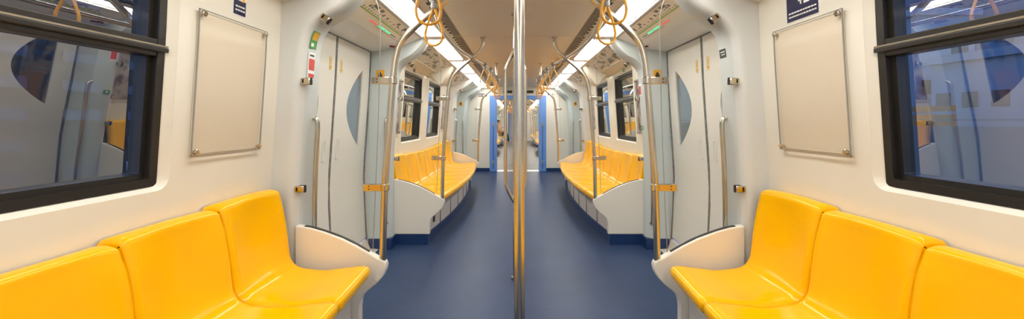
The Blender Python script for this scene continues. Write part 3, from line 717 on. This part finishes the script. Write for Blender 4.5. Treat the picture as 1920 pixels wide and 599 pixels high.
for s in (-1, 1):        # small signs above and beside the far-bench windows
    f = mw(s)
    mb = MB(f); mb.box(-.003, 0, 4.78, 4.84, 1.80 if False else 1.885, 1.922)
    if s < 0:
        mb = MB(f); mb.box(-.003, 0, 4.90, 4.935, 1.878, 1.920); mb.box(-.003, 0, 4.95, 4.985, 1.878, 1.920); tag(mb.build('wall_notice', 'dark'), 'pair of little dark notices above the far left windows', 'sign')
    else:
        mb.build_ = None; mb = MB(f); mb.box(-.003, 0, 4.86, 4.95, 1.876, 1.922); tag(mb.build('wall_notice', 'lgrn'), 'little green notice above the far right windows', 'sign')
    mb = MB(lambda x, y, z: (s*x, y, z)); mb.tube([(1.175, 3.64, 1.945), (1.175, 3.64, 1.962)], [.02, .012], 12); mb.tube([(1.15, 3.66, 1.95), (1.21, 3.60, 1.95)], .008, 8)
    tag(mb.build('door_buzzer', 'dred'), 'small dark red door buzzer under the near %s route map' % SIDE[s], 'buzzer')
onarch(1, 3.80, 3.86, 1.16, 1.20, 'lgrn', 'tiny green square sign on the pillar at the right far bench', marks=[(.3, .7, .3, .7, 'white')])
onarch(1, 3.80, 3.86, 1.50, 1.62, 'white', 'white and red sticker on the pillar at the right far bench', marks=[(.05, .95, .1, .8, 'red')])
# ------------------------------------------------------------------ passenger in the next carriage
def person(px, py):
    t = thing('person', (px, py, .45), 'seated person in light top and dark trousers in the next carriage', 'person')
    V = [(-.02, 0, .53), (-.04, 0, .72), (-.05, 0, .93), (-.03, 0, 1.02), (-.02, 0, 1.12), (0, 0, 1.20)]
    R = [.13, .13, .12, .05, .085, .09]
    E_ = [(0, 1), (1, 2), (2, 3), (3, 4), (4, 5)]
    for q in (-1, 1):
        k = len(V); V += [(.05, q*.09, .50), (.38, q*.11, .50), (.46, q*.10, .10), (.58, q*.10, .05)]; R += [.085, .06, .042, .04]; E_ += [(0, k), (k, k+1), (k+1, k+2), (k+2, k+3)]
        k = len(V); V += [(-.04, q*.18, .92), (.04, q*.23, .68), (.24, q*.14, .62), (.31, q*.10, .62)]; R += [.055, .042, .033, .03]; E_ += [(2, k), (k, k+1), (k+1, k+2), (k+2, k+3)]
    def skinm(name, sel, m, grow=0):
        me = bpy.data.meshes.new(name); mp_ = {i: j for j, i in enumerate(sel)}
        me.from_pydata([V[i] for i in sel], [(mp_[a], mp_[b]) for a, b in E_ if a in mp_ and b in mp_], [])
        o = bpy.data.objects.new(name, me); C.objects.link(o); o.parent = t; o.location = (0, 0, -.375); ORG[o.name] = Vector((px, py, 0))
        sk = o.modifiers.new('skin', 'SKIN'); 
        if not me.skin_vertices: me.attributes.new
        for j, i in enumerate(sel):
            me.skin_vertices[0].data[j].radius = (R[i]+grow, R[i]+grow)
        me.skin_vertices[0].data[0].use_root = True
        o.modifiers.new('sub', 'SUBSURF').levels = 2; o.modifiers['sub'].render_levels = 2
        me.materials.append(M[m]); return o
    return t, skinm, V
def ensure_skin(me):
    pass
t, skinm, V = person(-.93, 19.9)
def make(sel, name, m, grow=0):
    bm = bmesh.new(); bm.verts.layers.skin.verify(); me0 = bpy.data.meshes.new('tmp'); bm.to_mesh(me0); bm.free()
    return skinm(name, sel, m, grow)
try:
    make(list(range(len(V))), 'body', 'skin')
    make([0, 1, 2, 10, 11, 18, 19], 'top', 'shirt', .014); make([0, 6, 7, 8, 14, 15, 16], 'trousers', 'trousers', .012)
except Exception as ex:
    print('person', ex)
mb = MB(); mb.tube([(-.99, 19.9, 1.20), (-.985, 19.9, 1.25), (-.98, 19.9, 1.29), (-.975, 19.9, 1.305)], [.085, .098, .07, .02], 12); mb.build('hair', 'hair', t)

# ------------------------------------------------------------------ dusk city outside
def building(x0, x1, y0, y1, z0, z1, m, label, nx, nz, lit=0, face='y', ww=.55, wh=.35):
    t = thing('building', ((x0+x1)/2, (y0+y1)/2, z0), label, 'building', None)
    MB().box(x0, x1, y0, y1, z0, z1).build('walls', m, t, smooth=False)
    MB().box(x0-.3, x1+.3, y0-.3, y1+.3, z1, z1+.5).build('parapet', m, t, smooth=False)
    rnd = random.Random(int(abs(x0*7)+nx)); xi = x0-.05 if x0 > 0 else x1+.05
    for i in range(nx):
        for j in range(nz):
            zc = z1-1.2-(j+.5)*(z1-max(z0, -6)-1.2)/nz; m_ = 'bwlit' if rnd.random() < lit else 'bwin'
            hh = (z1-max(z0, -6))/nz*wh/2
            if rnd.random() < .85:
                yc = y0+(i+.5)*(y1-y0)/nx; hw = (y1-y0)/nx*ww/2
                MB().box(min(xi, xi+.1), max(xi, xi+.1), yc-hw, yc+hw, zc-hh, zc+hh).build('window', m_, t, smooth=False)
                xc = x0+(i+.5)*(x1-x0)/nx; hw = (x1-x0)/nx*ww/2
                MB().box(xc-hw, xc+hw, y0-.05, y0+.05, zc-hh, zc+hh).build('window', m_, t, smooth=False)
building(30, 34.5, 29, 36, -12, 9.2, 'concrete', 'pale block with few dark windows seen through the right window', 2, 5)
building(44, 60, 36, 44, -12, 16, 'tower', 'tall dark tower on the right behind the pale blocks', 5, 9)
building(28, 40, 20, 26, -12, 5.0, 'concrete', 'low pale building with dark windows at the right edge', 4, 4)
building(-44, -34, 4, 70, -12, 15, 'leftb', 'wide dark block added outside the left window as a backdrop for its reflections', 14, 9, .05)  # added block, dark and wide to hide the sky so the pane's reflections show
mb = MB(); mb.box(-120, 120, -60, 160, -12.3, -12); struct(mb.build('floor', 'ground', smooth=False))
mb = MB(); mb.box(12, 12.3, -10, 60, -12, 1.1); mb.box(12, 12.3, -10, 60, 1.25, 1.3); tag(mb.build('parapet_wall', 'wall2'), 'grey track side parapet wall outside the right windows', 'wall')
mb = MB(); mb.box(23.8, 24, 21, 29, -3, 1.6); mb.box(23.8, 24, 21, 29, 1.8, 2.1); tag(mb.build('hoarding', 'orange'), 'blurred orange hoarding outside the near right window', 'hoarding')
